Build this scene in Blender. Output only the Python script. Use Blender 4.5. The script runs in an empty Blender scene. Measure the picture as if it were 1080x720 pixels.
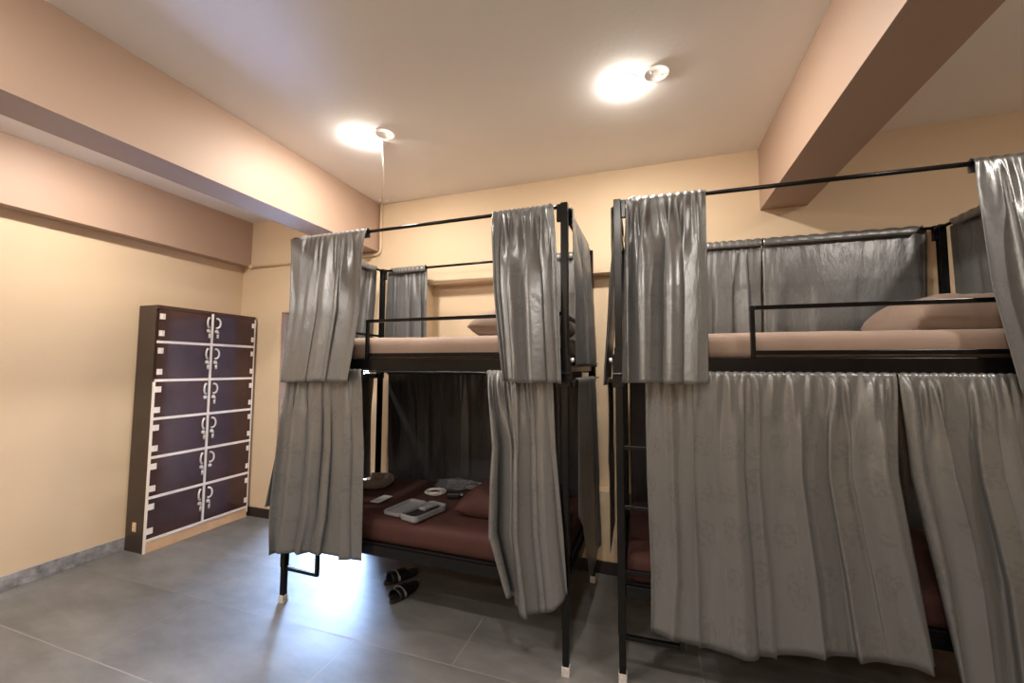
import bpy, bmesh, math, random
from mathutils import Vector, Matrix, noise

SC = bpy.context.scene
COL = SC.collection
PI = math.pi

# ------------------------------------------------------------------ camera
YAW, PITCH, ROLL = 0.326, 0.0644, 0.0049
cam_data = bpy.data.cameras.new('camera')
cam_data.sensor_fit = 'HORIZONTAL'
cam_data.sensor_width = 36.0
cam_data.lens = 427.33 / 1080 * 36
cam_data.clip_start = 0.02
cam = bpy.data.objects.new('camera', cam_data)
COL.objects.link(cam)
cy, sy, cp, sp = math.cos(YAW), math.sin(YAW), math.cos(PITCH), math.sin(PITCH)
R0 = Vector((cy, sy, 0)); H0 = Vector((-sy, cy, 0))
F0 = H0 * cp + Vector((0, 0, 1)) * sp
U0 = -H0 * sp + Vector((0, 0, 1)) * cp
cr, sr = math.cos(ROLL), math.sin(ROLL)
RR = R0 * cr + U0 * sr
UU = U0 * cr - R0 * sr
cam.matrix_world = Matrix(((RR.x, UU.x, -F0.x, 0), (RR.y, UU.y, -F0.y, 0), (RR.z, UU.z, -F0.z, 1.5344), (0, 0, 0, 1)))
SC.camera = cam

# ------------------------------------------------------------------ view, world (daylight beyond the doorway)
SC.view_settings.view_transform = 'Standard'
SC.view_settings.look = 'None'
SC.view_settings.gamma = 1.0
SC.view_settings.use_curve_mapping = False
SC.view_settings.exposure = 1.02
SKY_STRENGTH = 52.0
LAMP_STRENGTH = 330.0
LAMP_COLOR = (1.0, 0.92, 0.82)
world = bpy.data.worlds.new('daylight')
SC.world = world
world.use_nodes = True
bg = world.node_tree.nodes['Background']
bg.inputs['Color'].default_value = (0.40, 0.60, 1.0, 1)
bg.inputs['Strength'].default_value = SKY_STRENGTH
SC.cycles.use_denoising = True
SC.cycles.max_bounces = 10
SC.cycles.diffuse_bounces = 6
SC.cycles.sample_clamp_indirect = 8

# ------------------------------------------------------------------ dimensions
CEIL = 3.093
YB = 3.20          # back wall
XL, XR = -4.189, 4.2
YF = -3.2
DOOR = (-3.614, -2.50, 2.099)
NICHE = (-1.90, 1.05, 0.60, 2.283)


# ------------------------------------------------------------------ materials
def new_mat(name):
    m = bpy.data.materials.new(name)
    m.use_nodes = True
    nt = m.node_tree
    return m, nt, nt.nodes['Principled BSDF']


def ramp(nt, fac, c0, c1, p0=0.3, p1=0.7):
    r = nt.nodes.new('ShaderNodeValToRGB')
    r.color_ramp.elements[0].position = p0
    r.color_ramp.elements[1].position = p1
    r.color_ramp.elements[0].color = (*c0, 1)
    r.color_ramp.elements[1].color = (*c1, 1)
    nt.links.new(fac, r.inputs[0])
    return r.outputs[0]


def noise_node(nt, scale, detail=4, rough=0.5, vec=None):
    n = nt.nodes.new('ShaderNodeTexNoise')
    n.inputs['Scale'].default_value = scale
    n.inputs['Detail'].default_value = detail
    n.inputs['Roughness'].default_value = rough
    if vec is None:
        tc = nt.nodes.new('ShaderNodeTexCoord')
        vec = tc.outputs['Object']
    nt.links.new(vec, n.inputs['Vector'])
    return n.outputs['Fac']


def bump(nt, bsdf, height, strength, dist=0.01):
    b = nt.nodes.new('ShaderNodeBump')
    b.inputs['Strength'].default_value = strength
    b.inputs['Distance'].default_value = dist
    nt.links.new(height, b.inputs['Height'])
    nt.links.new(b.outputs[0], bsdf.inputs['Normal'])


def mat(name, color, rough=0.5, metal=0.0, var=0.06, vscale=6.0, bmp=0.0, bscale=120.0, coat=0.0, sheen=0.0):
    m, nt, b = new_mat(name)
    lo = tuple(max(0, c * (1 - var)) for c in color)
    hi = tuple(min(1, c * (1 + var)) for c in color)
    nt.links.new(ramp(nt, noise_node(nt, vscale), lo, hi), b.inputs['Base Color'])
    b.inputs['Roughness'].default_value = rough
    b.inputs['Metallic'].default_value = metal
    b.inputs['Coat Weight'].default_value = coat
    b.inputs['Coat Roughness'].default_value = 0.06
    b.inputs['Sheen Weight'].default_value = sheen
    if bmp:
        bump(nt, b, noise_node(nt, bscale), bmp, 0.004)
    return m


M = {}
M['wall'] = mat('cream_paint', (0.67, 0.52, 0.355), 0.6, var=0.03, vscale=1.5, bmp=0.12, bscale=60)
M['passage'] = mat('lilac_grey_paint', (0.30, 0.245, 0.23), 0.6, var=0.03)
M['beam'] = mat('pink_tan_paint', (0.43, 0.30, 0.225), 0.55, var=0.03, vscale=1.5, bmp=0.10, bscale=60)
M['ceiling'] = mat('ceiling_paint', (0.90, 0.885, 0.87), 0.9, var=0.025, vscale=1.2, bmp=0.15, bscale=40)
M['black_metal'] = mat('black_gloss_metal', (0.0045, 0.0045, 0.005), 0.25, var=0.3, vscale=20)
M['black_metal'].node_tree.nodes['Principled BSDF'].inputs['Specular IOR Level'].default_value = 0.3
M['white_plastic'] = mat('white_plastic', (0.72, 0.68, 0.64), 0.45)
M['cap'] = mat('pale_foot_cap', (0.55, 0.53, 0.52), 0.6, var=0.2, vscale=60)
M['chrome'] = mat('satin_chrome', (0.84, 0.82, 0.80), 0.34, metal=0.55)
M['laminate'] = mat('dark_brown_laminate', (0.060, 0.028, 0.025), 0.10, var=0.25, vscale=4)
M['laminate_side'] = mat('dark_brown_board', (0.040, 0.026, 0.021), 0.30, var=0.2, vscale=4)
M['edge'] = mat('white_edge_strip', (0.86, 0.80, 0.76), 0.4)
M['plinth'] = mat('pale_wood_plinth', (0.72, 0.47, 0.27), 0.45, var=0.08, vscale=9)
M['beige_sheet'] = mat('beige_sheet', (0.285, 0.20, 0.155), 0.75, var=0.07, vscale=8, bmp=0.10, bscale=300, sheen=0.2)
M['maroon_sheet'] = mat('maroon_sheet', (0.052, 0.015, 0.0112), 0.8, var=0.10, vscale=9, bmp=0.10, bscale=300)
M['dark_base'] = mat('dark_base_board', (0.018, 0.017, 0.018), 0.6, var=0.2)
M['baseboard'] = mat('dark_baseboard', (0.022, 0.015, 0.015), 0.35, var=0.2)
M['grey_case'] = mat('grey_case_plastic', (0.21, 0.21, 0.22), 0.4)
M['black_rubber'] = mat('black_rubber', (0.010, 0.010, 0.012), 0.5, var=0.25)
M['white_paper'] = mat('white_paper', (0.6, 0.6, 0.62), 0.6)
M['neck'] = mat('brown_plush', (0.15, 0.105, 0.08), 0.9, sheen=0.4, var=0.15, vscale=40)

# left stone skirting
m, nt, b = new_mat('grey_stone_skirting')
n1 = noise_node(nt, 14, 8, 0.7)
nt.links.new(ramp(nt, n1, (0.13, 0.13, 0.135), (0.36, 0.355, 0.36), 0.35, 0.65), b.inputs['Base Color'])
b.inputs['Roughness'].default_value = 0.35
M['stone'] = m

# tiled floor
m, nt, b = new_mat('grey_floor_tile')
tc = nt.nodes.new('ShaderNodeTexCoord')
mp = nt.nodes.new('ShaderNodeMapping')
mp.inputs['Location'].default_value = (2.82, -1.403 + 0.576, 0)
nt.links.new(tc.outputs['Object'], mp.inputs['Vector'])
br = nt.nodes.new('ShaderNodeTexBrick')
br.inputs['Scale'].default_value = 1.0
br.inputs['Brick Width'].default_value = 1.22
br.inputs['Row Height'].default_value = 0.576
br.inputs['Mortar Size'].default_value = 0.0033
br.inputs['Mortar Smooth'].default_value = 0.3
br.inputs['Bias'].default_value = 0.0
br.offset = 0.5
br.inputs['Color1'].default_value = (0.80, 0.80, 0.80, 1)
br.inputs['Color2'].default_value = (1.0, 1.0, 1.0, 1)
br.inputs['Mortar'].default_value = (1.0, 0.96, 0.90, 1)
nt.links.new(mp.outputs[0], br.inputs['Vector'])
mp2 = nt.nodes.new('ShaderNodeMapping')
mp2.inputs['Rotation'].default_value = (0, 0, 0.5)
mp2.inputs['Scale'].default_value = (1.0, 2.2, 1.0)
nt.links.new(tc.outputs['Object'], mp2.inputs['Vector'])
cloud = ramp(nt, noise_node(nt, 2.4, 9, 0.62, mp2.outputs[0]), (0.118, 0.116, 0.115), (0.215, 0.211, 0.206), 0.3, 0.72)
mul = nt.nodes.new('ShaderNodeMix'); mul.data_type = 'RGBA'; mul.blend_type = 'MULTIPLY'
mul.inputs['Factor'].default_value = 1.0
nt.links.new(cloud, mul.inputs['A']); nt.links.new(br.outputs['Color'], mul.inputs['B'])
mo = nt.nodes.new('ShaderNodeMix'); mo.data_type = 'RGBA'
nt.links.new(br.outputs['Fac'], mo.inputs['Factor'])
nt.links.new(mul.outputs['Result'], mo.inputs['A'])
mo.inputs['B'].default_value = (0.23, 0.21, 0.19, 1)
nt.links.new(mo.outputs['Result'], b.inputs['Base Color'])
rr = nt.nodes.new('ShaderNodeMapRange')
nt.links.new(noise_node(nt, 5, 5), rr.inputs['Value'])
rr.inputs['To Min'].default_value = 0.36; rr.inputs['To Max'].default_value = 0.48
gr = nt.nodes.new('ShaderNodeMix'); gr.data_type = 'FLOAT'
nt.links.new(br.outputs['Fac'], gr.inputs['Factor']); nt.links.new(rr.outputs[0], gr.inputs['A']); gr.inputs['B'].default_value = 0.85
nt.links.new(gr.outputs['Result'], b.inputs['Roughness'])
inv = nt.nodes.new('ShaderNodeMath'); inv.operation = 'SUBTRACT'; inv.inputs[0].default_value = 1.0
nt.links.new(br.outputs['Fac'], inv.inputs[1])
bump(nt, b, inv.outputs[0], 0.4, 0.002)
M['floor'] = m


def satin(name, color, metal=0.5, rough=0.32):
    """grey satin with a faint woven floral damask that follows the cloth's own UVs"""
    m, nt, b = new_mat(name)
    uv = nt.nodes.new('ShaderNodeTexCoord').outputs['UV']
    vo = nt.nodes.new('ShaderNodeTexVoronoi'); vo.feature = 'F1'
    vo.inputs['Scale'].default_value = 5.0
    vo.inputs['Randomness'].default_value = 0.35
    nt.links.new(uv, vo.inputs['Vector'])
    wn = noise_node(nt, 42, 3, 0.6, uv)
    gt = nt.nodes.new('ShaderNodeMath'); gt.operation = 'LESS_THAN'; gt.inputs[1].default_value = 0.34
    nt.links.new(vo.outputs['Distance'], gt.inputs[0])
    pm = nt.nodes.new('ShaderNodeMath'); pm.operation = 'MULTIPLY'
    nt.links.new(gt.outputs[0], pm.inputs[0])
    st = nt.nodes.new('ShaderNodeMapRange'); st.inputs['From Min'].default_value = 0.46; st.inputs['From Max'].default_value = 0.54
    nt.links.new(wn, st.inputs['Value']); nt.links.new(st.outputs[0], pm.inputs[1])
    mix = nt.nodes.new('ShaderNodeMix'); mix.data_type = 'RGBA'
    nt.links.new(pm.outputs[0], mix.inputs['Factor'])
    mix.inputs['A'].default_value = (*color, 1)
    mix.inputs['B'].default_value = (*(c * 0.88 for c in color), 1)
    nt.links.new(mix.outputs['Result'], b.inputs['Base Color'])
    ro = nt.nodes.new('ShaderNodeMapRange')
    nt.links.new(pm.outputs[0], ro.inputs['Value'])
    ro.inputs['To Min'].default_value = rough; ro.inputs['To Max'].default_value = rough + 0.07
    nt.links.new(ro.outputs[0], b.inputs['Roughness'])
    b.inputs['Metallic'].default_value = metal
    mp = nt.nodes.new('ShaderNodeMapping'); mp.inputs['Scale'].default_value = (7, 3, 1)
    nt.links.new(uv, mp.inputs['Vector'])
    bump(nt, b, noise_node(nt, 2.2, 5, 0.6, mp.outputs[0]), 0.22, 0.02)
    return m


M['satin'] = satin('grey_satin', (0.20, 0.202, 0.204))
M['shaded_satin'] = satin('grey_satin_shaded', (0.075, 0.074, 0.080))  # grey satin darkened, shade inside the lower bunks put into its colour

m, nt, b = new_mat('lamp_diffuser')
b.inputs['Base Color'].default_value = (0.9, 0.9, 0.88, 1)
b.inputs['Emission Color'].default_value = (*LAMP_COLOR, 1)
b.inputs['Emission Strength'].default_value = LAMP_STRENGTH
M['lamp'] = m

m, nt, b = new_mat('clear_film')
b.inputs['Base Color'].default_value = (0.85, 0.87, 0.9, 1)
b.inputs['Transmission Weight'].default_value = 0.93
b.inputs['Roughness'].default_value = 0.18
bump(nt, b, noise_node(nt, 60), 0.3, 0.004)
M['film'] = m


# ------------------------------------------------------------------ mesh helpers
def link(name, bm, material, parent=None, smooth=False, bevel=0.0, loc=None, rz=None, autosmooth=None):
    me = bpy.data.meshes.new(name)
    bmesh.ops.recalc_face_normals(bm, faces=bm.faces[:])
    bm.to_mesh(me); bm.free()
    me.materials.append(M[material])
    if smooth:
        for p in me.polygons: p.use_smooth = True
    o = bpy.data.objects.new(name, me)
    COL.objects.link(o)
    if parent is not None: o.parent = parent
    if loc is not None: o.location = loc
    if rz is not None: o.rotation_euler = (0, 0, rz)
    if bevel:
        md = o.modifiers.new('soft_edges', 'BEVEL'); md.width = bevel; md.segments = 2
        md.limit_method = 'ANGLE'; md.angle_limit = 0.7
    return o


def box(bm, a, b):
    x0, y0, z0 = (min(p, q) for p, q in zip(a, b)); x1, y1, z1 = (max(p, q) for p, q in zip(a, b))
    v = [bm.verts.new(p) for p in ((x0, y0, z0), (x1, y0, z0), (x1, y1, z0), (x0, y1, z0), (x0, y0, z1), (x1, y0, z1), (x1, y1, z1), (x0, y1, z1))]
    for f in ((0, 3, 2, 1), (4, 5, 6, 7), (0, 1, 5, 4), (1, 2, 6, 5), (2, 3, 7, 6), (3, 0, 4, 7)):
        bm.faces.new([v[i] for i in f])
    return bm


def bx(a, b): return box(bmesh.new(), a, b)


def cbox(c, s): return bx([c[i] - s[i] / 2 for i in range(3)], [c[i] + s[i] / 2 for i in range(3)])


def tube(bm, pts, r, seg=10, caps=True):
    pts = [Vector(p) for p in pts]
    rings = []
    up = None
    for i, p in enumerate(pts):
        if i == 0: t = pts[1] - p
        elif i == len(pts) - 1: t = p - pts[i - 1]
        else: t = (pts[i + 1] - p).normalized() + (p - pts[i - 1]).normalized()
        t.normalize()
        if up is None:
            up = Vector((0, 0, 1)) if abs(t.z) < 0.9 else Vector((1, 0, 0))
        a = t.cross(up)
        if a.length < 1e-4: a = t.orthogonal()
        a.normalize(); c = a.cross(t).normalized(); up = c
        rings.append([bm.verts.new(p + (a * math.cos(q) + c * math.sin(q)) * r) for q in (2 * PI * k / seg for k in range(seg))])
    for i in range(len(rings) - 1):
        for k in range(seg):
            bm.faces.new((rings[i][k], rings[i][(k + 1) % seg], rings[i + 1][(k + 1) % seg], rings[i + 1][k]))
    if caps:
        bm.faces.new(rings[0]); bm.faces.new(rings[-1])
    return bm


def lathe(bm, prof, c=(0, 0, 0), seg=40):
    """profile of (radius, z) around a vertical axis at c"""
    rings = []
    for r, z in prof:
        if r < 1e-6: rings.append([bm.verts.new((c[0], c[1], c[2] + z))])
        else: rings.append([bm.verts.new((c[0] + r * math.cos(2 * PI * k / seg), c[1] + r * math.sin(2 * PI * k / seg), c[2] + z)) for k in range(seg)])
    for a, b in zip(rings, rings[1:]):
        for k in range(seg):
            q = (k + 1) % seg
            f = [a[k], a[q], b[q], b[k]] if len(a) > 1 and len(b) > 1 else ([a[0], b[q], b[k]] if len(a) == 1 else [a[k], a[q], b[0]])
            bm.faces.new(f)
    return bm


def soft_box(lx, ly, lz, r, n=(48, 24, 6), amp=0.004, freq=6.0, seed=0, sag=0.0):
    """cushioned box with rounded edges and slightly rumpled cloth, sitting on z = 0, centred in x and y"""
    bm = bmesh.new()
    grid = {}
    nx, ny, nz = n

    def P(i, j, k):
        key = (i, j, k)
        if key in grid: return grid[key]
        p = Vector(((i / nx - .5) * lx, (j / ny - .5) * ly, k / nz * lz))
        q = Vector((max(-lx / 2 + r, min(lx / 2 - r, p.x)), max(-ly / 2 + r, min(ly / 2 - r, p.y)), max(r, min(lz - r, p.z))))
        d = p - q
        if d.length > 1e-6: p = q + d.normalized() * min(r, max(d.length, r * .999))
        w = noise.noise_vector(p * freq + Vector((seed * 7.1, seed * 3.3, 0)))
        p += w * amp + noise.noise_vector(p * freq * 3.1 + Vector((seed, 2, 5))) * amp * 0.5
        if p.z > lz * .5: p.z -= sag * noise.noise(p * 2.2 + Vector((seed, 0, 0)))
        p.z = max(p.z, 0.0)
        grid[key] = bm.verts.new(p)
        return grid[key]
    for i in range(nx):
        for j in range(ny):
            for k in (0, nz): bm.faces.new((P(i, j, k), P(i + 1, j, k), P(i + 1, j + 1, k), P(i, j + 1, k)))
    for i in range(nx):
        for k in range(nz):
            for j in (0, ny): bm.faces.new((P(i, j, k), P(i + 1, j, k), P(i + 1, j, k + 1), P(i, j, k + 1)))
    for j in range(ny):
        for k in range(nz):
            for i in (0, nx): bm.faces.new((P(i, j, k), P(i, j + 1, k), P(i, j + 1, k + 1), P(i, j, k + 1)))
    return bm


def pillow_bm(lx, ly, h, seed=0, n=36):
    bm = bmesh.new(); top = {}; bot = {}
    for i in range(n + 1):
        for j in range(n + 1):
            u, v = 2 * i / n - 1, 2 * j / n - 1
            pin = 1 - 0.07 * (1 - abs(u) ** 2) * abs(v) ** 3 - 0.07 * (1 - abs(v) ** 2) * abs(u) ** 3
            x, y = u * lx / 2 * pin, v * ly / 2 * pin
            t = max(0.0, (1 - u ** 4) * (1 - v ** 4)) ** 0.45
            w = noise.noise(Vector((x * 9, y * 9, seed))) * 0.10 + noise.noise(Vector((x * 24, y * 20, seed + 4))) * 0.05
            edge = i in (0, n) or j in (0, n)
            base = h * 0.30
            top[i, j] = bm.verts.new((x, y, base + h * 0.70 * t * (1 + w)))
            bot[i, j] = top[i, j] if edge else bm.verts.new((x, y, base - base * min(1, t * 1.6)))
    for i in range(n):
        for j in range(n):
            bm.faces.new((top[i, j], top[i + 1, j], top[i + 1, j + 1], top[i, j + 1]))
            q = [bot[i, j], bot[i, j + 1], bot[i + 1, j + 1], bot[i + 1, j]]
            if len(set(q)) >= 3 and not all(q[k] in top.values() and 0 for k in range(4)):
                try: bm.faces.new(q)
                except ValueError: pass
    return bm


def tag(o, label, cat, group=None):
    o['label'] = label; o['category'] = cat
    if group: o['group'] = group
    return o


def empty(name, label, cat, loc=(0, 0, 0), rz=0.0, group=None):
    o = bpy.data.objects.new(name, None); COL.objects.link(o)
    o.location = loc; o.rotation_euler = (0, 0, rz); o.empty_display_size = 0.1
    return tag(o, label, cat, group)


def structure(name, bm, material, **kw):
    o = link(name, bm, material, **kw); o['kind'] = 'structure'
    return o


# ------------------------------------------------------------------ the room
structure('floor', bx((-7.6, YF - .3, -.12), (XR + .3, 5.9, 0)), 'floor')
structure('ceiling', bx((XL - .3, YF - .3, CEIL), (XR + .3, YB + .2, CEIL + .12)), 'ceiling')
wb = bmesh.new(); T = 0.20
box(wb, (XL - .2, YB, 0), (DOOR[0], YB + T, CEIL))
box(wb, (DOOR[0], YB, DOOR[2]), (DOOR[1], YB + T, CEIL))
box(wb, (DOOR[1], YB, 0), (NICHE[0], YB + T, CEIL))
box(wb, (NICHE[0], YB, NICHE[3]), (NICHE[1], YB + T, CEIL))
box(wb, (NICHE[0], YB, 0), (NICHE[1], YB + T, NICHE[2]))
box(wb, (NICHE[0], YB + .12, NICHE[2]), (NICHE[1], YB + T, NICHE[3]))
box(wb, (NICHE[1], YB, 0), (XR + .2, YB + T, CEIL))
structure('wall_back', wb, 'wall')
structure('wall_left', bx((XL - .2, YF, 0), (XL, YB, CEIL)), 'wall')
structure('wall_right', bx((XR, YF, 0), (XR + .2, YB, CEIL)), 'wall')
structure('wall_front', bx((XL - .2, YF - .2, 0), (XR + .2, YF, CEIL)), 'wall')
# the passage beyond the doorway, open to daylight through a tall window at its far end
PX0, PX1, PY = -7.4, -1.9, 5.6
pw = bmesh.new()
box(pw, (PX0 - .2, PY, 0), (-5.55, PY + .2, 2.6)); box(pw, (-4.15, PY, 0), (PX1 + .2, PY + .2, 2.6))
box(pw, (-5.55, PY, 2.25), (-4.15, PY + .2, 2.6))
structure('wall_passage_far', pw, 'passage')
structure('wall_passage_left', bx((PX0 - .2, YB + T, 0), (PX0, PY, 2.6)), 'passage')
structure('wall_passage_right', bx((PX1, YB + T, 0), (PX1 + .2, PY, 2.6)), 'passage')
structure('wall_passage_near', bx((PX0 - .2, YB + .002, 0), (XL - .2, YB + T, 2.6)), 'passage')
structure('ceiling_passage', bx((PX0 - .2, YB + T, 2.6), (PX1 + .2, PY + .2, 2.7)), 'ceiling')
wf = bmesh.new()
for x in (-5.55, -4.88, -4.21): box(wf, (x, PY + .06, 0), (x + .06, PY + .12, 2.25))
box(wf, (-5.49, PY + .06, 2.19), (-4.21, PY + .12, 2.25)); box(wf, (-5.49, PY + .06, 0), (-4.21, PY + .12, .06))
structure('window_1', wf, 'black_metal')
jb = bmesh.new()
box(jb, (DOOR[0] - .002, YB + .004, 0), (DOOR[0] + .012, YB + T, DOOR[2]))
box(jb, (DOOR[1] - .012, YB + .004, 0), (DOOR[1] + .002, YB + T, DOOR[2]))
box(jb, (DOOR[0], YB + .004, DOOR[2] - .012), (DOOR[1], YB + T, DOOR[2] + .002))
structure('door_1', jb, 'beam')
structure('ceiling_beam', bx((-2.426 - .246, YF, 2.630), (-2.426, YB, CEIL)), 'beam')
structure('ceiling_beam', bx((XL, YF, 2.613), (-4.074, YB, CEIL)), 'beam')
structure('ceiling_beam', bx((.758, YF, 2.649), (1.039, YB, CEIL)), 'beam')
bb = bmesh.new()
box(bb, (XL, YB - .014, 0), (DOOR[0], YB, .092))
box(bb, (DOOR[1], YB - .014, 0), (XR, YB, .092))
structure('baseboard_back', bb, 'baseboard', bevel=.003)
structure('baseboard_left', bx((XL, YF, 0), (XL + .014, YB - .014, .105)), 'stone', bevel=.003)


# ------------------------------------------------------------------ ceiling lamps, cover plates, conduit
def ceiling_lamp(x, y, label):
    t = empty('ceiling_light', label, 'ceiling light', (x, y, CEIL), group='round ceiling lights')
    link('rim', lathe(bmesh.new(), [(.073, 0), (.0745, -.003), (.073, -.006), (.0715, -.007), (.070, -.006), (.070, 0)]), 'white_plastic', t, smooth=True)
    link('diffuser', lathe(bmesh.new(), [(.070, -.006), (.069, -.010), (.060, -.0145), (.040, -.0175), (.020, -.019), (0, -.0195)]), 'lamp', t, smooth=True)


ceiling_lamp(-1.822, 2.198, 'lit round white ceiling light nearest the big pink beam, cable running from it')
ceiling_lamp(-.100, 2.212, 'lit round white ceiling light near the middle of the ceiling, no cable beside it')
for x, y, lab in [(-3.3, 1.6, 'round ceiling light between the two pink beams, over the lockers'),
                  (-3.3, -.9, 'round ceiling light between the two pink beams, behind the viewer'),
                  (-1.82, .0, 'unseen fill light added above the open floor, on the big beam side of the viewer'),  # this and the next added out of view to brighten the bed fronts
                  (-.10, .0, 'unseen fill light added straight above the viewer'),
                  (2.2, 1.15, 'round ceiling light beyond the second ceiling beam'),
                  (-1.82, -2.2, 'unseen fill light added behind the viewer, on the big beam side'),  # last two also added unseen, as fill from the front
                  (-.10, -2.2, 'unseen fill light added behind the viewer, away from the big beam')]:
    ceiling_lamp(x, y, lab)


def cover_plate(x, y, label):
    o = link('cover_plate', lathe(bmesh.new(), [(0, -.003), (.055, -.003), (.061, -.0055), (.067, -.005), (.071, -.002), (.072, 0)]), 'ceiling', smooth=True, loc=(x, y, CEIL))
    tag(o, label, 'cover plate', 'round ceiling cover plates')
    for a in (.6, .6 + PI):
        link('screw', lathe(bmesh.new(), [(0, -.006), (.005, -.0055), (.006, -.002)], (.03 * math.cos(a), .03 * math.sin(a), 0), 12), 'white_plastic', o, smooth=True)


cover_plate(-1.650, 2.205, 'round painted cover plate beside the ceiling light nearest the big beam')
cover_plate(.062, 2.182, 'round painted cover plate beside the middle ceiling light')

t = empty('cable_conduit', 'thin painted cable conduit from ceiling light down the wall corner under the big beam', 'conduit', (-2.40, YB, CEIL))
tube_pts = [(-1.72, 2.27, CEIL - .004), (-2.02, 2.70, CEIL - .004), (-2.385, YB - .03, CEIL - .004)]
link('ceiling_cable', tube(bmesh.new(), [Vector(p) - Vector(t.location) for p in tube_pts], .0045, 8), 'ceiling', t, smooth=True)
pv = [(-2.398, YB - .016, CEIL - .001), (-2.398, YB - .016, 2.66)]
for k in range(7):
    a = k / 6 * PI / 2
    pv.append((-2.398 - .055 * (1 - math.cos(a)), YB - .016, 2.655 - .055 * math.sin(a)))
pv += [(-3.0, YB - .016, 2.600), (-4.02, YB - .016, 2.600)]
link('conduit_pipe', tube(bmesh.new(), [Vector(p) - Vector(t.location) for p in pv], .0125, 12), 'wall', t, smooth=True)
for p in [(-2.36, YB - .10, CEIL - .006), (-2.30, YB - .07, CEIL - .006)]:
    link('cable_clip', lathe(bmesh.new(), [(0, -.008), (.010, -.006), (.013, .006)], Vector(p) - Vector(t.location), 12), 'ceiling', t, smooth=True)
link('junction_box', bx((-4.068 + 2.40, -.035, 2.585 - CEIL), (-4.02 + 2.40, 0, 2.625 - CEIL)), 'wall', t, bevel=.006)


# ------------------------------------------------------------------ locker cabinet
LX, LY0, LY1, LZ = -3.93, 2.268, 3.168, 2.052      # front plane, near and far ends, height
LB = XL + .018                                     # back
lk = empty('locker_cabinet', 'tall dark brown locker cabinet with twelve glossy doors against the left wall', 'locker', (LX, LY0, 0))
W = LY1 - LY0; D = LX - LB                          # local: x from -D (back) to 0 (front), y 0..W
cb = bmesh.new()
box(cb, (-D, 0, 0), (-.020, .020, LZ))
box(cb, (-D, W - .020, 0), (-.020, W, LZ))
box(cb, (-D, .020, LZ - .022), (-.020, W - .020, LZ))
box(cb, (-D, .020, .02), (-D + .012, W - .020, LZ - .022))
box(cb, (-D + .012, .020, .090), (-.022, W - .020, .106))
link('carcass', cb, 'laminate_side', lk)
link('top_rail', bx((-.020, 0, 2.020), (0, W, LZ)), 'laminate', lk, bevel=.002)
link('plinth', bx((-.020, .012, 0), (-.002, W - .004, .098)), 'plinth', lk, bevel=.002)
ZS = [.100, .4435, .7715, 1.0905, 1.411, 1.7375, 2.022]
YM = .456
ROWY = [.026, W - .014]
for z in ZS[:-1]:
    st = link('edge_strip', bx((-.018, .012, z - .011), (.003, W - .006, z + .011)), 'edge', lk, bevel=.002)
link('edge_strip', bx((-.018, YM - .010, .106), (.0036, YM + .010, 2.030)), 'edge', lk, bevel=.002)
link('edge_strip', bx((-.018, 0, 0), (.0036, .012, 1.400)), 'edge', lk, bevel=.002)
link('edge_strip', bx((-.018, W - .010, .05), (.0036, W, 2.022)), 'edge', lk, bevel=.002)
door_g = None


def ring_handle(c, flip):
    """crescent-shaped pull lying against the door"""
    bm = bmesh.new(); pts = []
    for k in range(13):
        a = -PI / 2 + PI * k / 12
        pts.append((c[0] + .008 + .012 * math.cos(a), c[1] + flip * .022 * math.cos(a), c[2] + .045 * math.sin(a)))
    tube(bm, pts, .0075, 8)
    for s in (-1, 1):
        box(bm, (c[0], c[1] - .007, c[2] + s * .045 - .008), (c[0] + .010, c[1] + .007, c[2] + s * .045 + .008))
    return bm


def lock_bm(c):
    bm = bmesh.new()
    r0 = []
    for rad, x in ((.016, 0), (.016, .007), (.011, .010), (0.0001, .010)):
        r0.append([bm.verts.new((c[0] + x, c[1] + rad * math.cos(2 * PI * k / 14), c[2] + rad * math.sin(2 * PI * k / 14))) for k in range(14)])
    for a, b in zip(r0, r0[1:]):
        for k in range(14): bm.faces.new((a[k], a[(k + 1) % 14], b[(k + 1) % 14], b[k]))
    return bm


def key_bm(c):
    bm = bmesh.new()
    tube(bm, [(c[0] + .008, c[1], c[2]), (c[0] + .024, c[1], c[2])], .003, 6)
    tube(bm, [(c[0] + .020 + .001 * k, c[1] + .007 * math.sin(2 * PI * k / 10), c[2] - .012 - .010 * math.cos(2 * PI * k / 10)) for k in range(11)], .0022, 6)
    box(bm, (c[0] + .018, c[1] - .009, c[2] - .066), (c[0] + .022, c[1] + .009, c[2] - .028))
    return bm


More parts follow.
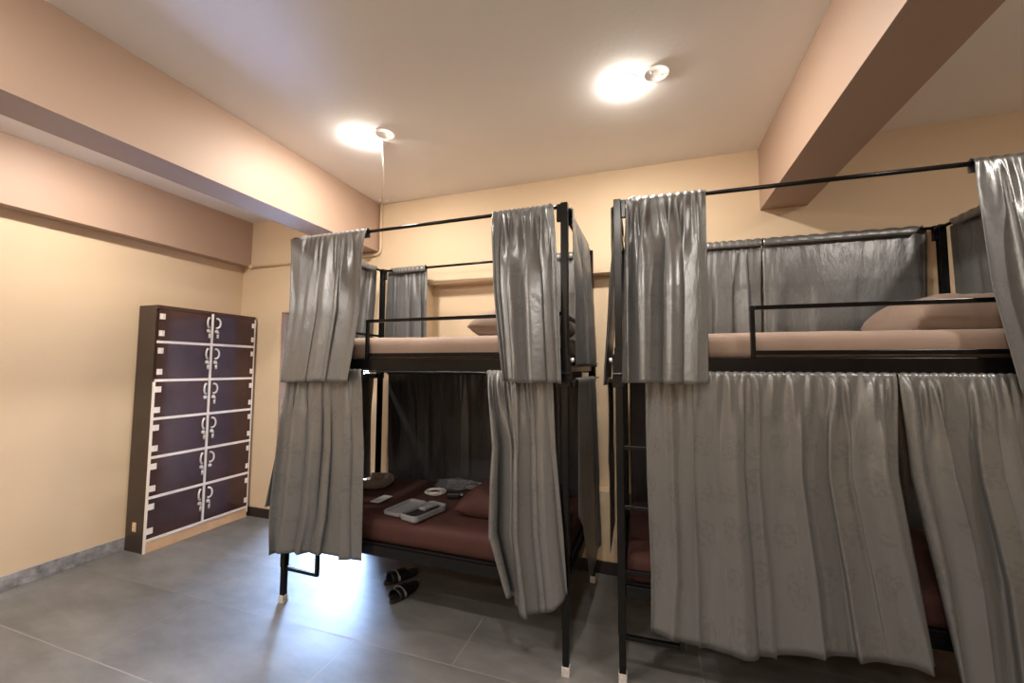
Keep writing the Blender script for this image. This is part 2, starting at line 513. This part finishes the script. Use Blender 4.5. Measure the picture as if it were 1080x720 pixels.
for r in range(6):
    z0, z1 = ZS[r] + .012, ZS[r + 1] - .012
    if r == 5: z1 = 2.018
    for side in (0, 1):
        y0, y1 = (ROWY[0] - .012, YM - .012) if side == 0 else (YM + .012, ROWY[1] + .002)
        d = link('door', bx((-.018, y0, z0), (0, y1, z1)), 'laminate', lk, bevel=.002)
        yh = YM - .036 if side == 0 else YM + .040
        zc = (z0 + z1) / 2
        zh = z1 - .075
        link('handle', ring_handle((0, yh, zh), -1 if side == 0 else 1), 'chrome', d, smooth=True)
        link('lock', lock_bm((0, yh, zh - .078)), 'chrome', d, smooth=True)
        if (r, side) not in ((1, 1), (3, 0)):
            link('key', key_bm((0, yh, zh - .078)), 'chrome', d, smooth=True)
        for zz in (z0 + .062, z1 - .062):
            hb = bmesh.new()
            if side == 0:
                box(hb, (0, y0 - .004 if r < 4 else y0 + .001, zz - .024), (.004, y0 + .020, zz + .024))
                box(hb, (0, y0 + .022, zz - .024), (.004, y0 + .042, zz + .024))
                tube(hb, [(.005, y0 + .021, zz - .024), (.005, y0 + .021, zz + .024)], .004, 8)
            else:
                box(hb, (0, y1 - .030, zz - .024), (.004, y1 - .014, zz + .024))
                box(hb, (0, y1 - .012, zz - .024), (.004, y1 - .002, zz + .024))
                tube(hb, [(.005, y1 - .013, zz - .024), (.005, y1 - .013, zz + .024)], .004, 8)
            link('hinge', hb, 'edge', d)
sk = link('wall_socket', bx((-.150, -.008, .165), (-.105, 0, .240)), 'plinth', lk, bevel=.004)
sk.name = 'socket_plate'
for zz in (.190, .215):
    link('socket_button', bx((-.138, -.011, zz - .008), (-.118, -.008, zz + .008)), 'white_plastic', sk, bevel=.002)

# ------------------------------------------------------------------ bunk beds
BL, BD, BH = 1.875, .940, 2.42       # post centres: length, depth; height
PW = .038
ROD_Z = 2.403


def bunk(loc, rz, label):
    t = empty('bunk_bed', label, 'bunk bed', (*loc, 0), rz, 'black metal bunk beds with curtain rods')
    for (x, y) in ((0, 0), (BL, 0), (0, BD), (BL, BD)):
        p = bmesh.new()
        box(p, (x - .0165, y - .0165, .045), (x + .0165, y + .0165, .235))
        box(p, (x - PW / 2, y - PW / 2, .225), (x + PW / 2, y + PW / 2, BH))
        post = link('post', p, 'black_metal', t, bevel=.003)
        c = link('foot_cap', bx((x - .020, y - .020, 0), (x + .020, y + .020, .048)), 'cap', post, bevel=.003)
        c['label'] = 'pale plastic foot cap'
        s = 1 if x == 0 else -1; q = 1 if y == 0 else -1
        ib = bmesh.new()
        box(ib, (x + s * .019, y - .012, BH - .098), (x + s * .042, y + .012, BH - .004))
        link('rod_bracket', ib, 'black_metal', post, bevel=.003)
        clp = bmesh.new()
        box(clp, (x - s * .019, y - .022, 1.435), (x - s * .032, y + .022, 1.605))
        box(clp, (x - .023, y - q * .019, 1.435), (x + .023, y - q * .024, 1.640))
        cl = link('clamp', clp, 'black_metal', post, bevel=.003)
        kb = bmesh.new()
        rings = []
        for rad, dx in ((.010, 0), (.012, .006), (.012, .014), (.004, .018)):
            rings.append([kb.verts.new((x - s * (.032 + dx), y + rad * math.cos(2 * PI * k / 12), 1.575 + rad * math.sin(2 * PI * k / 12))) for k in range(12)])
        for a, b in zip(rings, rings[1:]):
            for k in range(12): kb.faces.new((a[k], a[(k + 1) % 12], b[(k + 1) % 12], b[k]))
        link('knob', kb, 'chrome', cl, smooth=True)
    # canopy rods, thin lower curtain rods
    for pts in (((0.02, 0, ROD_Z), (BL - .02, 0, ROD_Z)), ((.02, BD, ROD_Z), (BL - .02, BD, ROD_Z)),
                ((0, .02, ROD_Z), (0, BD - .02, ROD_Z)), ((BL, .02, ROD_Z), (BL, BD - .02, ROD_Z))):
        link('canopy_rod', tube(bmesh.new(), pts, .0105, 12), 'black_metal', t, smooth=True)
    for q, y in ((-1, -.040), (1, BD + .028)):
        rb = tube(bmesh.new(), ((-.03, y, 1.506), (BL + .03, y, 1.506)), .006, 10)
        for x in (0, BL): box(rb, (x - .007, y - q * .021, 1.500), (x + .007, y + q * .004, 1.512))
        link('curtain_rod', rb, 'black_metal', t)
    for q, x in ((-1, -.048), (1, BL + .048)):
        rb = tube(bmesh.new(), ((x, -.025, 1.465), (x, BD + .025, 1.465)), .006, 10)
        for y in (0, BD): box(rb, (x - q * .029, y - .007, 1.459), (x + q * .004, y + .007, 1.471))
        link('curtain_rod', rb, 'black_metal', t)
    # frames of both bunks
    for z0, z1 in ((.405, .465), (1.512, 1.585)):
        for y in (0, BD):
            link('side_rail', bx((.019, y - .0125, z0), (BL - .019, y + .0125, z1)), 'black_metal', t, bevel=.003)
        for x in (0, BL):
            link('end_rail', bx((x - .0125, .019, z0), (x + .0125, BD - .019, z1)), 'black_metal', t, bevel=.003)
        link('bed_base', bx((.0135, .0135, z1 - .030), (BL - .0135, BD - .0135, z1 - .012)), 'dark_base', t)
    # guard rail of the upper bunk
    g = bmesh.new()
    r = .0095
    gx = .612
    box(g, (gx - .010, -.010, 1.585), (gx + .010, .010, 1.832))
    box(g, (gx + .010, -.010, 1.812), (BL - .019, .010, 1.832))
    box(g, (gx + .010, -.010, 1.600), (BL - .019, .010, 1.620))
    link('guard_rail', g, 'black_metal', t, bevel=.003)
    for x in (0, BL):
        g = bmesh.new()
        box(g, (x - .009, .019, 1.800), (x + .009, BD - .019, 1.820))
        link('end_guard', g, 'black_metal', t, bevel=.003)
    # ladder at one end of the long side
    st = link('ladder_stile', bx((.262, -.011, .205), (.284, .011, 1.518)), 'black_metal', t, bevel=.003)
    for z in (.216, .528, .84, 1.134):
        link('ladder_rung', bx((.017, -.010, z - .010), (.262, .010, z + .010)), 'black_metal', t, bevel=.002)
    return t


A_LOC, A_RZ = (-2.293, 2.132), -.012
B_LOC, B_RZ = (-.146, 2.156), .025
bunk(A_LOC, A_RZ, 'black metal bunk bed with curtains drawn apart, nearer the lockers')
bunk(B_LOC, B_RZ, 'black metal bunk bed whose lower bunk is closed off by grey curtains')


def to_world(loc, rz, p):
    c, s = math.cos(rz), math.sin(rz)
    return Vector((loc[0] + c * p[0] - s * p[1], loc[1] + s * p[0] + c * p[1], p[2]))


def mattress(loc, rz, z, h, material, label, sag):
    o = link('mattress', soft_box(BL - .050, BD - .050, h, .045, amp=.0025, seed=z * 3 + loc[0], sag=sag), material, smooth=True,
             loc=to_world(loc, rz, (BL / 2, BD / 2, z)), rz=rz)
    return tag(o, label, 'mattress')


mattress(A_LOC, A_RZ, 1.575, .145, 'beige_sheet', 'beige sheeted mattress on the upper bunk nearer the lockers', .004)
mattress(B_LOC, B_RZ, 1.575, .135, 'beige_sheet', 'beige sheeted mattress on the upper bunk above the closed grey curtains', .004)
mattress(A_LOC, A_RZ, .455, .148, 'maroon_sheet', 'maroon sheeted mattress on the open lower bunk with belongings on it', .004)
mattress(B_LOC, B_RZ, .455, .148, 'maroon_sheet', 'maroon sheeted mattress glimpsed past the ladder behind closed grey curtains', .004)


def pillow(loc, rz, c, size, h, tilt, material, label, seed, rx=0.0):
    o = link('pillow', pillow_bm(size[0], size[1], h, seed), material, smooth=True, loc=to_world(loc, rz, c))
    o.rotation_euler = (rx, -tilt, rz)
    return tag(o, label, 'pillow')


pillow(A_LOC, A_RZ, (1.545, .36, 1.724), (.56, .56, .17), .18, 0, 'beige_sheet', 'beige pillow on the upper bunk nearer the lockers, half behind a curtain', 3)
pillow(B_LOC, B_RZ, (1.585, .44, 1.714), (.50, .54, .17), .185, 0, 'beige_sheet', 'large beige pillow on the upper bunk above the closed grey curtains', 8)
pillow(A_LOC, A_RZ, (1.42, .52, .607), (.58, .64, .17), .17, 0, 'maroon_sheet', 'maroon pillow on the open lower bunk beside the grey case', 5)


# ------------------------------------------------------------------ curtains
def lerp(a, b, t): return a + (b - a) * t


def polyline(pts, u):
    pts = [Vector(p) for p in pts]
    n = len(pts) - 1
    if n == 0: return pts[0].copy()
    s = min(n - 1e-9, max(0, u * n)); i = int(s); t = s - i
    if n >= 2:
        p0 = pts[max(0, i - 1)]; p1 = pts[i]; p2 = pts[i + 1]; p3 = pts[min(n, i + 2)]
        return 0.5 * ((2 * p1) + (p2 - p0) * t + (2 * p0 - 5 * p1 + 4 * p2 - p3) * t * t + (3 * p1 - p0 - 3 * p2 + p3) * t ** 3)
    return pts[0].lerp(pts[1], t)


def curtain(loc, rz, rows, folds, amp, out, label, group, seed, rod_r=.0105, grow=.25, flat=None, spread=1.0, material='satin'):
    """cloth gathered on a rod.  rows: [(v, polyline)] from the rod (v = 0) to the hem (v = 1), in the bed's own axes;
    out: horizontal unit vector towards which the cloth hangs off the rod."""
    rnd = random.Random(seed)
    ph = [rnd.uniform(0, 2 * PI) for _ in range(8)]
    out = Vector((out[0], out[1], 0))
    a = Vector(rows[0][1][0]); b = Vector(rows[0][1][-1])
    tan = (b - a).normalized()
    width = (b - a).length
    rodline = Vector((a.x, a.y, 0))
    upper = a.z > 2

    def nearness(p):
        """1 beside a post, 0 away from it"""
        if not upper: return 0.0
        pos = p.x if abs(tan.x) > .7 else p.y
        end = BL if abs(tan.x) > .7 else BD
        return max(0.0, min(1.0, (.135 - min(abs(pos), abs(pos - end))) / .075))

    def clear(p, far):
        """keep the cloth in front of the posts, clamps and rails it hangs over"""
        rel = (p - rodline).dot(out)
        need = max(.016 if far else .014, .036 * min(1, nearness(p) * 1.5)) if upper else .0095
        if upper and p.z < 1.66: need = .036
        if upper and p.z < 1.53: need = .060
        if rel < need: p = p + out * (need - rel)
        return p
    nu = max(60, int(folds * 16)); nv = 46
    nodes = [rnd.uniform(-.5, .5) for _ in range(int(folds) + 4)]

    def warp(u):
        s = u * (len(nodes) - 2); i = int(s); t = s - i; t = t * t * (3 - 2 * t)
        return (nodes[i] * (1 - t) + nodes[i + 1] * t)

    def base(u, v):
        for (v0, r0), (v1, r1) in zip(rows, rows[1:]):
            if v <= v1 + 1e-9:
                t = (v - v0) / (v1 - v0)
                return polyline(r0, u).lerp(polyline(r1, u), t)
        return polyline(rows[-1][1], u)
    bm = bmesh.new(); uvl = bm.loops.layers.uv.new('cloth')
    length = (base(.5, 1) - base(.5, 0)).length
    head = [(PI, -.034), (PI, -.014), (PI, 0), (PI * .75, 0), (PI * .5, 0), (PI * .25, 0), (0, 0)]
    grid = []; uvs = []
    for hr in range(len(head) + nv + 1):
        row = []
        for i in range(nu + 1):
            u = i / nu
            tiny = abs(math.sin(PI * (folds * 2.6) * u + ph[0] + 1.4 * math.sin(5 * u + ph[1])))
            if hr < len(head):
                ang, low = head[hr]
                p = base(u, 0)
                q = nearness(p)
                R = lerp(rod_r + .0045 + (.004 if upper else .002) * tiny, .037, max(0, q * 2 - 1))
                q1 = max(0, (q - .3) / .7)
                ang = lerp(ang, min(ang, PI * .5), q1 * 2) if q1 < .5 else lerp(min(ang, PI * .5), 0, q1 * 2 - 1)
                dz = low * max(0, 1 - q / .28) + (.005 * tiny * max(0, math.sin(ang)) if upper else .003 * tiny)
                p = p + out * (math.cos(ang) * R) + Vector((0, 0, math.sin(ang) * min(R, rod_r + .012) + dz))
                row.append((p, (u * width * 1.8, length + .05 - hr * .008)))
                continue
            v = (hr - len(head)) / nv
            vv = v
            p = base(u, vv)
            w = folds * u + .9 * warp(u) + .22 * vv * math.sin(4.2 * u + ph[2] + 1.5 * vv)
            env = grow + (1 - grow) * min(1, vv / .45) ** .8
            big = math.sin(2 * PI * w)
            m_ = min(1, vv * length / .34); m_ = m_ * m_ * (3 - 2 * m_)
            fine = (1 - abs(math.sin(PI * w * 2 + ph[3])) ** 1.2) * 2 - 1
            wc = w * .78 + .10 * math.sin(2 * PI * u * 1.7 + ph[6])
            coarse = .70 * ((1 - abs(math.sin(PI * wc)) ** 1.15) * 2 - 1) + .42 * math.sin(2 * PI * wc * .53 + ph[4]) + .12 * math.sin(4 * PI * wc + ph[7])
            shape = lerp(.8 * fine + .3 * coarse, coarse, m_)
            gather = math.exp(-vv * length / .10)
            loc_amp = amp * env * (1 + .45 * math.sin(3.1 * u * spread + ph[5]))
            if flat: loc_amp *= flat(u, vv)
            d = (shape * .5 + .5) * loc_amp
            small = .005 * gather * tiny + .0022 * noise.noise(Vector((u * width * 9, vv * length * 3, seed)))
            slip = .35 * loc_amp * math.cos(2 * PI * w + ph[6]) * min(1, vv * 4) * min(1, u * 6, (1 - u) * 6)
            R = (rod_r + .0045)
            pin = 1 - math.exp(-vv * length / .05)
            hem = .003 * math.sin(2 * PI * u * 1.3 + ph[7]) * vv
            p = p + out * (R * math.exp(-vv * length / .3) + d * pin + small) + tan * slip + Vector((0, 0, hem))
            if vv == 0: p.z -= .006
            p = clear(p, vv * length > .06)
            row.append((p, (u * width * 1.8, length * (1 - vv))))
        grid.append([bm.verts.new(q[0]) for q in row]); uvs.append([q[1] for q in row])
    for j in range(len(grid) - 1):
        for i in range(nu):
            f = bm.faces.new((grid[j][i], grid[j][i + 1], grid[j + 1][i + 1], grid[j + 1][i]))
            for lp, (jj, ii) in zip(f.loops, ((j, i), (j, i + 1), (j + 1, i + 1), (j + 1, i))): lp[uvl].uv = uvs[jj][ii]
    o = link('curtain', bm, material, smooth=True, loc=(loc[0], loc[1], 0), rz=rz)
    sd = o.modifiers.new('thickness', 'SOLIDIFY'); sd.thickness = .0018; sd.offset = 0
    return tag(o, label, 'curtain', group)


GA, GB = 'curtains of the bunk nearer the lockers', 'curtains of the bunk with the closed lower berth'
FRONT, REAR, LEFT, RIGHT = (0, -1), (0, 1), (-1, 0), (1, 0)
rz_ = ROD_Z
# --- first bed
curtain(A_LOC, A_RZ, [(0, [(-.02, 0, rz_), (.596, 0, rz_)]), (.5, [(.022, -.045, 1.90), (.62, -.045, 1.88)]), (1, [(.005, -.088, 1.432), (.568, -.088, 1.448)])],
        5.5, .070, FRONT, 'short grey satin curtain on the front top rod, at the end nearer the lockers', GA, 11)
curtain(A_LOC, A_RZ, [(0, [(.02, -.040, 1.506), (.612, -.040, 1.506)]), (.45, [(.012, -.03, 1.00), (.655, -.03, 1.02)]), (.8, [(-.012, -.04, .58), (.662, -.04, .62)]),
                      (1, [(.008, -.045, .350), (.284, -.045, .378), (.664, -.045, .388)])],
        6.5, .085, FRONT, 'long grey curtain at the locker end of the open lower bunk, above the ladder foot', GA, 12, .006)
curtain(A_LOC, A_RZ, [(0, [(1.462, 0, rz_), (1.822, 0, rz_)]), (.5, [(1.52, -.045, 1.93), (1.855, -.045, 1.92)]), (1, [(1.588, -.088, 1.462), (1.876, -.088, 1.455)])],
        4.4, .075, FRONT, 'short grey satin curtain above the maroon pillow on the open bunk, beside its front post', GA, 13)
curtain(A_LOC, A_RZ, [(0, [(1.452, -.040, 1.506), (1.82, -.040, 1.506)]), (.3, [(1.505, -.03, 1.12), (1.835, -.03, 1.13)]), (.68, [(1.50, -.045, .68), (1.874, -.045, .70)]),
                      (1, [(1.605, -.05, .42), (1.68, -.05, .315), (1.79, -.05, .330), (1.893, -.05, .42)])],
        6.0, .085, FRONT, 'long grey curtain gathered beside the maroon pillow on the open lower bunk', GA, 14, .006)
curtain(A_LOC, A_RZ, [(0, [(BL, .035, rz_), (BL, .72, rz_)]), (.5, [(BL + .02, .06, 1.95), (BL + .03, .86, 1.95)]), (1, [(BL + .02, .08, 1.545), (BL + .045, .93, 1.545)])],
        5.0, .03, RIGHT, 'short grey curtain on the upper bunk end in the gap between two beds', GA, 15)
curtain(A_LOC, A_RZ, [(0, [(BL + .048, .06, 1.465), (BL + .048, .70, 1.465)]), (.55, [(BL + .015, .06, .76), (BL + .04, .84, .70)]),
                      (1, [(BL + .015, .20, .66), (BL + .02, .42, .30), (BL + .03, .62, .26), (BL + .05, .88, .33)])],
        5.0, .03, RIGHT, 'long grey curtain on the lower bunk end in the gap between two beds', GA, 16, .006)
curtain(A_LOC, A_RZ, [(0, [(.03, BD, rz_), (.448, BD, rz_)]), (1, [(.0, BD + .02, 1.60), (.450, BD + .02, 1.60)])],
        4.5, .035, REAR, 'short grey curtain on the far rod of the open upper bunk at the locker end', GA, 17)
curtain(A_LOC, A_RZ, [(0, [(1.60, BD, rz_), (1.835, BD, rz_)]), (1, [(1.58, BD + .02, 1.60), (1.845, BD + .02, 1.60)])],
        3.0, .035, REAR, 'short grey curtain on the far top rod, glimpsed beside the open bunk front post', GA, 18)
curtain(A_LOC, A_RZ, [(0, [(0, .42, rz_), (0, .90, rz_)]), (1, [(-.03, .30, 1.60), (-.03, .88, 1.60)])],
        4.0, .03, LEFT, 'short grey curtain on the bunk end facing the lockers, behind the front curtain', GA, 19)
curtain(A_LOC, A_RZ, [(0, [(-.048, .06, 1.465), (-.048, .930, 1.465)]), (.6, [(-.15, .05, .95), (-.06, .94, .95)]), (1, [(-.235, .05, .56), (-.06, .945, .56)])],
        5.0, .03, LEFT, 'dark grey curtain on the lower bunk end facing the lockers, mostly hidden', GA, 20, .006)
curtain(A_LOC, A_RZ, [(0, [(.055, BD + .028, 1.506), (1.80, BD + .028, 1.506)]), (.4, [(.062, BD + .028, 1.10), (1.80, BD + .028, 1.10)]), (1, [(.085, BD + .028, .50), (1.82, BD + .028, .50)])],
        11, .03, REAR, 'wide grey curtain coloured dark for shade, along the far side of the open lower bunk', GA, 21, .006, material='shaded_satin')
# --- second bed
curtain(B_LOC, B_RZ, [(0, [(.045, 0, rz_), (.424, 0, rz_)]), (.5, [(.03, -.045, 1.90), (.416, -.045, 1.89)]), (1, [(.018, -.088, 1.466), (.404, -.088, 1.463)])],
        4.4, .080, FRONT, 'short grey satin curtain above the ladder of the bunk with the closed lower berth', GB, 31,
        flat=lambda u, v: 1.0 if u < .6 else max(.25, 1 - (u - .6) * 2.4))
curtain(B_LOC, B_RZ, [(0, [(1.448, 0, rz_), (1.83, 0, rz_)]), (.55, [(1.455, -.045, 1.87), (1.86, -.045, 1.88)]), (1, [(1.490, -.088, 1.445), (1.87, -.088, 1.43)])],
        4.0, .085, FRONT, 'shiny grey curtain cut by the picture edge, beside the large beige pillow', GB, 32)
curtain(B_LOC, B_RZ, [(0, [(.125, -.040, 1.506), (1.128, -.040, 1.506)]), (.42, [(.126, -.035, 1.02), (1.118, -.035, 1.10)]), (.8, [(.138, -.045, .56), (1.165, -.045, .70)]),
                      (1, [(.133, -.05, .292), (.342, -.05, .268), (.560, -.05, .272), (.760, -.05, .322), (.985, -.05, .345), (1.200, -.05, .360)])],
        10, .052, FRONT, 'wide grey damask curtain closing most of the lower bunk next to the ladder', GB, 33, .006, grow=.5,
        flat=lambda u, v: (.55 if u < .75 else .9))
curtain(B_LOC, B_RZ, [(0, [(1.135, -.040, 1.506), (1.80, -.040, 1.506)]), (.35, [(1.153, -.04, 1.10), (1.85, -.04, 1.10)]), (.7, [(1.205, -.05, .72), (1.92, -.05, .72)]),
                      (1, [(1.262, -.05, .30), (1.60, -.05, .24), (1.98, -.05, .28)])],
        8, .056, FRONT, 'grey damask curtain pulled aslant across the lower bunk under the large beige pillow', GB, 34, .006, grow=.5)
curtain(B_LOC, B_RZ, [(0, [(.30, BD, rz_), (.912, BD, rz_)]), (1, [(.29, BD + .01, 1.60), (.905, BD + .01, 1.60)])],
        5, .026, REAR, 'grey curtain on the far rod of the second upper bunk, nearer the ladder', GB, 35,
        flat=lambda u, v: .8 + .5 * min(1, max(0, (u - .6) * 5)), grow=.10)
curtain(B_LOC, B_RZ, [(0, [(.918, BD, rz_), (1.828, BD, rz_)]), (.5, [(.918, BD + .01, 2.0), (1.81, BD + .01, 2.0)]), (1, [(.912, BD + .015, 1.60), (1.775, BD + .015, 1.60)])],
        4, .022, REAR, 'flat grey curtain on the far rod of the upper bunk, behind the large beige pillow', GB, 36,
        flat=lambda u, v: 1.3 - .95 * min(1, max(0, (u - .15) * 5)), grow=.08)
curtain(B_LOC, B_RZ, [(0, [(BL, .05, rz_), (BL, .925, rz_)]), (1, [(BL + .015, .05, 1.60), (BL + .015, .90, 1.60)])],
        5, .018, RIGHT, 'grey curtain across the upper bunk end beyond the large beige pillow', GB, 37)
curtain(B_LOC, B_RZ, [(0, [(0, .05, rz_), (0, .60, rz_)]), (1, [(-.07, .05, 1.44), (-.07, .62, 1.44)])],
        4, .020, LEFT, 'narrow pale grey curtain behind the front post at the ladder end', GB, 38)
curtain(B_LOC, B_RZ, [(0, [(-.048, .05, 1.465), (-.048, .50, 1.465)]), (.4, [(-.05, .05, 1.05), (-.05, .52, 1.05)]), (1, [(-.01, .05, .58), (-.015, .50, .58)])],
        3, .02, LEFT, 'dark grey curtain bulging out at the lower bunk end by the ladder', GB, 39, .006)
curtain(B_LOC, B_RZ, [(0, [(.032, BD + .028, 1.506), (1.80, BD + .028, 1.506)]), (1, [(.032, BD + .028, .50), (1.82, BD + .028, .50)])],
        11, .008, REAR, 'grey curtain coloured dark for shade, along the far side of the closed lower bunk', GB, 40, .006, material='shaded_satin')

# ------------------------------------------------------------------ belongings on the lower bunk
ZM = .608
cs = empty('hard_case', 'open grey hard case lying on the maroon sheet beside the pillow', 'case', (-1.40, 2.31, ZM), -.25)


def tray(cx, cy, lx, ly, h, lip, r=.03, n=6):
    """rounded rectangular shell, hollow from above"""
    bm = bmesh.new()

    def ring(s, z):
        vs = []
        for qx, qy, a0 in ((1, 1, 0), (-1, 1, PI / 2), (-1, -1, PI), (1, -1, 3 * PI / 2)):
            for k in range(n + 1):
                a = a0 + PI / 2 * k / n
                vs.append(bm.verts.new((cx + qx * (lx / 2 - r) + (r - s) * math.cos(a), cy + qy * (ly / 2 - r) + (r - s) * math.sin(a), z)))
        return vs
    R = [ring(.008, 0), ring(0, .010), ring(0, h), ring(.003, h + .003), ring(lip, h), ring(lip + .004, .010)]
    for a, b in zip(R, R[1:]):
        for k in range(len(a)): bm.faces.new((a[k], a[(k + 1) % len(a)], b[(k + 1) % len(b)], b[k]))
    bm.faces.new(R[0]); bm.faces.new(R[-1])
    return bm


base = link('case_base', tray(.045, 0, .145, .285, .038, .008), 'grey_case', cs, smooth=False)
ln = link('liner', bx((-.014, -.120, .012), (.104, .115, .028)), 'black_rubber', base, bevel=.006)
ln['label'] = 'black liner'
lid = link('case_lid', tray(-.120, 0, .145, .275, .024, .010), 'grey_case', cs, smooth=False)
lid.rotation_euler = (0, .0, 0.10); lid.location = (0, .012, 0)
dv = link('gadget', bx((-.028, -.060, -.009), (.028, .065, .010)), 'grey_case', loc=(-1.352, 2.345, ZM + .0375), rz=-.25, bevel=.007)
tag(dv, 'pale grey gadget lying in the black lined half of the open case', 'gadget')

np_ = bmesh.new()
pts = []
for k in range(25):
    a = -2.3 + 4.6 * k / 24
    pts.append((.105 * math.cos(a), .125 * math.sin(a), .032 + .004 * math.sin(3 * a)))
tube(np_, pts, .032, 16)
o = link('neck_pillow', np_, 'neck', smooth=True, loc=(-2.055, 2.74, ZM + .004), rz=.25)
tag(o, 'brown horseshoe neck pillow on the maroon sheet beside the long front curtain', 'neck pillow')
o = link('phone', bx((-.036, -.075, 0), (.036, .075, .009)), 'white_paper', loc=(-1.785, 2.45, ZM + .003), rz=-.05, bevel=.004)
tag(o, 'small pale phone on the maroon sheet in front of the neck pillow', 'phone')

rnd = random.Random(5)
cbm = bmesh.new(); pts = []
for k in range(90):
    a = k * .42
    R = .062 + .030 * math.sin(k * .31)
    pts.append((R * math.cos(a) + .012 * math.sin(k * .11), R * .8 * math.sin(a), .006 + .010 * abs(math.sin(k * .23)) + .00012 * k))
tube(cbm, pts, .0022, 6)
o = link('charging_cable', cbm, 'white_plastic', smooth=True, loc=(-1.50, 2.70, ZM + .002))
tag(o, 'coiled white charging cable on the maroon sheet behind the grey case', 'cable')
ad = empty('power_adapter', 'black power adapter on the maroon sheet beside the coiled cable', 'adapter', (-1.335, 2.665, ZM + .002), .4)
link('adapter_body', bx((-.045, -.028, 0), (.045, .028, .036)), 'black_rubber', ad, bevel=.008)
for s in (-1, 1):
    link('pin', tube(bmesh.new(), [(.044, s * .010, .018), (.066, s * .010, .018)], .0025, 8), 'chrome', ad, smooth=True)

bg_ = bmesh.new()
bmesh.ops.create_icosphere(bg_, subdivisions=4, radius=1)
for v in bg_.verts:
    p = v.co.copy()
    f = 1 + .35 * noise.noise(p * 2.3) + .18 * noise.noise(p * 6.1)
    v.co = Vector((p.x * .16 * f, p.y * .09 * f, max(-.018, p.z * .035 * f) + .018))
o = link('plastic_bag', bg_, 'film', smooth=False, loc=(-1.43, 2.905, ZM + .002))
tag(o, 'crumpled clear plastic bag on the maroon sheet by the far curtain', 'bag')
o = link('paper_packet', bx((-.075, -.03, 0), (.075, .03, .012)), 'white_paper', loc=(-1.235, 3.0, ZM + .080), rz=.1, bevel=.003)
o.location = (-1.235, 3.005, ZM + .003)
tag(o, 'flat white paper packet by the far curtain, next to the clear bag', 'packet')


# ------------------------------------------------------------------ slippers under the bed
def slipper_sole(l=.27, w=.098, h=.022):
    bm = bmesh.new(); n = 26; lo, hi = [], []
    outl = []
    for k in range(n):
        a = 2 * PI * k / n
        y = math.sin(a); x = math.cos(a)
        ww = w / 2 * (1.0 + .10 * y - .16 * math.exp(-((y + .15) / .28) ** 2))
        outl.append((x * ww * (1 if abs(x) else 1), y * l / 2))
    rows = [(1.0, 0), (1.03, h * .5), (1.0, h), (.90, h - .002)]
    R = []
    for s, z in rows:
        R.append([bm.verts.new((x * s, y * s, z + .012 * max(0, (y / (l / 2)) - .55))) for x, y in outl])
    for a, b in zip(R, R[1:]):
        for k in range(n): bm.faces.new((a[k], a[(k + 1) % n], b[(k + 1) % n], b[k]))
    bm.faces.new(R[0]); bm.faces.new(R[-1])
    return bm


def strap_bm(y0, y1, w, h, base, th=.006):
    bm = bmesh.new(); R = []
    for j in range(7):
        y = lerp(y0, y1, j / 6)
        hh = h * (1 - .18 * j / 6)
        row = []
        for s, off in ((1, 0), (-1, th)):
            ks = range(13) if s == 1 else range(12, -1, -1)
            for k in ks:
                a = PI * k / 12
                row.append(bm.verts.new(((w / 2 - off) * math.cos(a), y, base + max(0.0, (hh - off)) * math.sin(a) ** .8)))
        R.append(row)
    m_ = len(R[0])
    for a, b in zip(R, R[1:]):
        for k in range(m_): bm.faces.new((a[k], a[(k + 1) % m_], b[(k + 1) % m_], b[k]))
    bm.faces.new(R[0]); bm.faces.new(R[-1])
    return bm


def slipper(x, y, rz, label):
    t = empty('slipper', label, 'slipper', (x, y, 0), rz, 'pair of black slippers')
    link('sole', slipper_sole(), 'black_rubber', t, smooth=False)
    s = link('strap', strap_bm(-.095, .030, .104, .062, .014), 'black_rubber', t, smooth=True)
    w = link('stripe', strap_bm(-.052, -.034, .106, .0632, .014, .003), 'white_paper', s, smooth=True)
    w['label'] = 'white stripe'
    return t


slipper(-1.600, 2.470, -.10, 'black slipper on the tiles under the open bunk, the one nearer the viewer')
slipper(-1.735, 2.640, -.45, 'black slipper on the tiles under the open bunk, the one nearer the lockers')
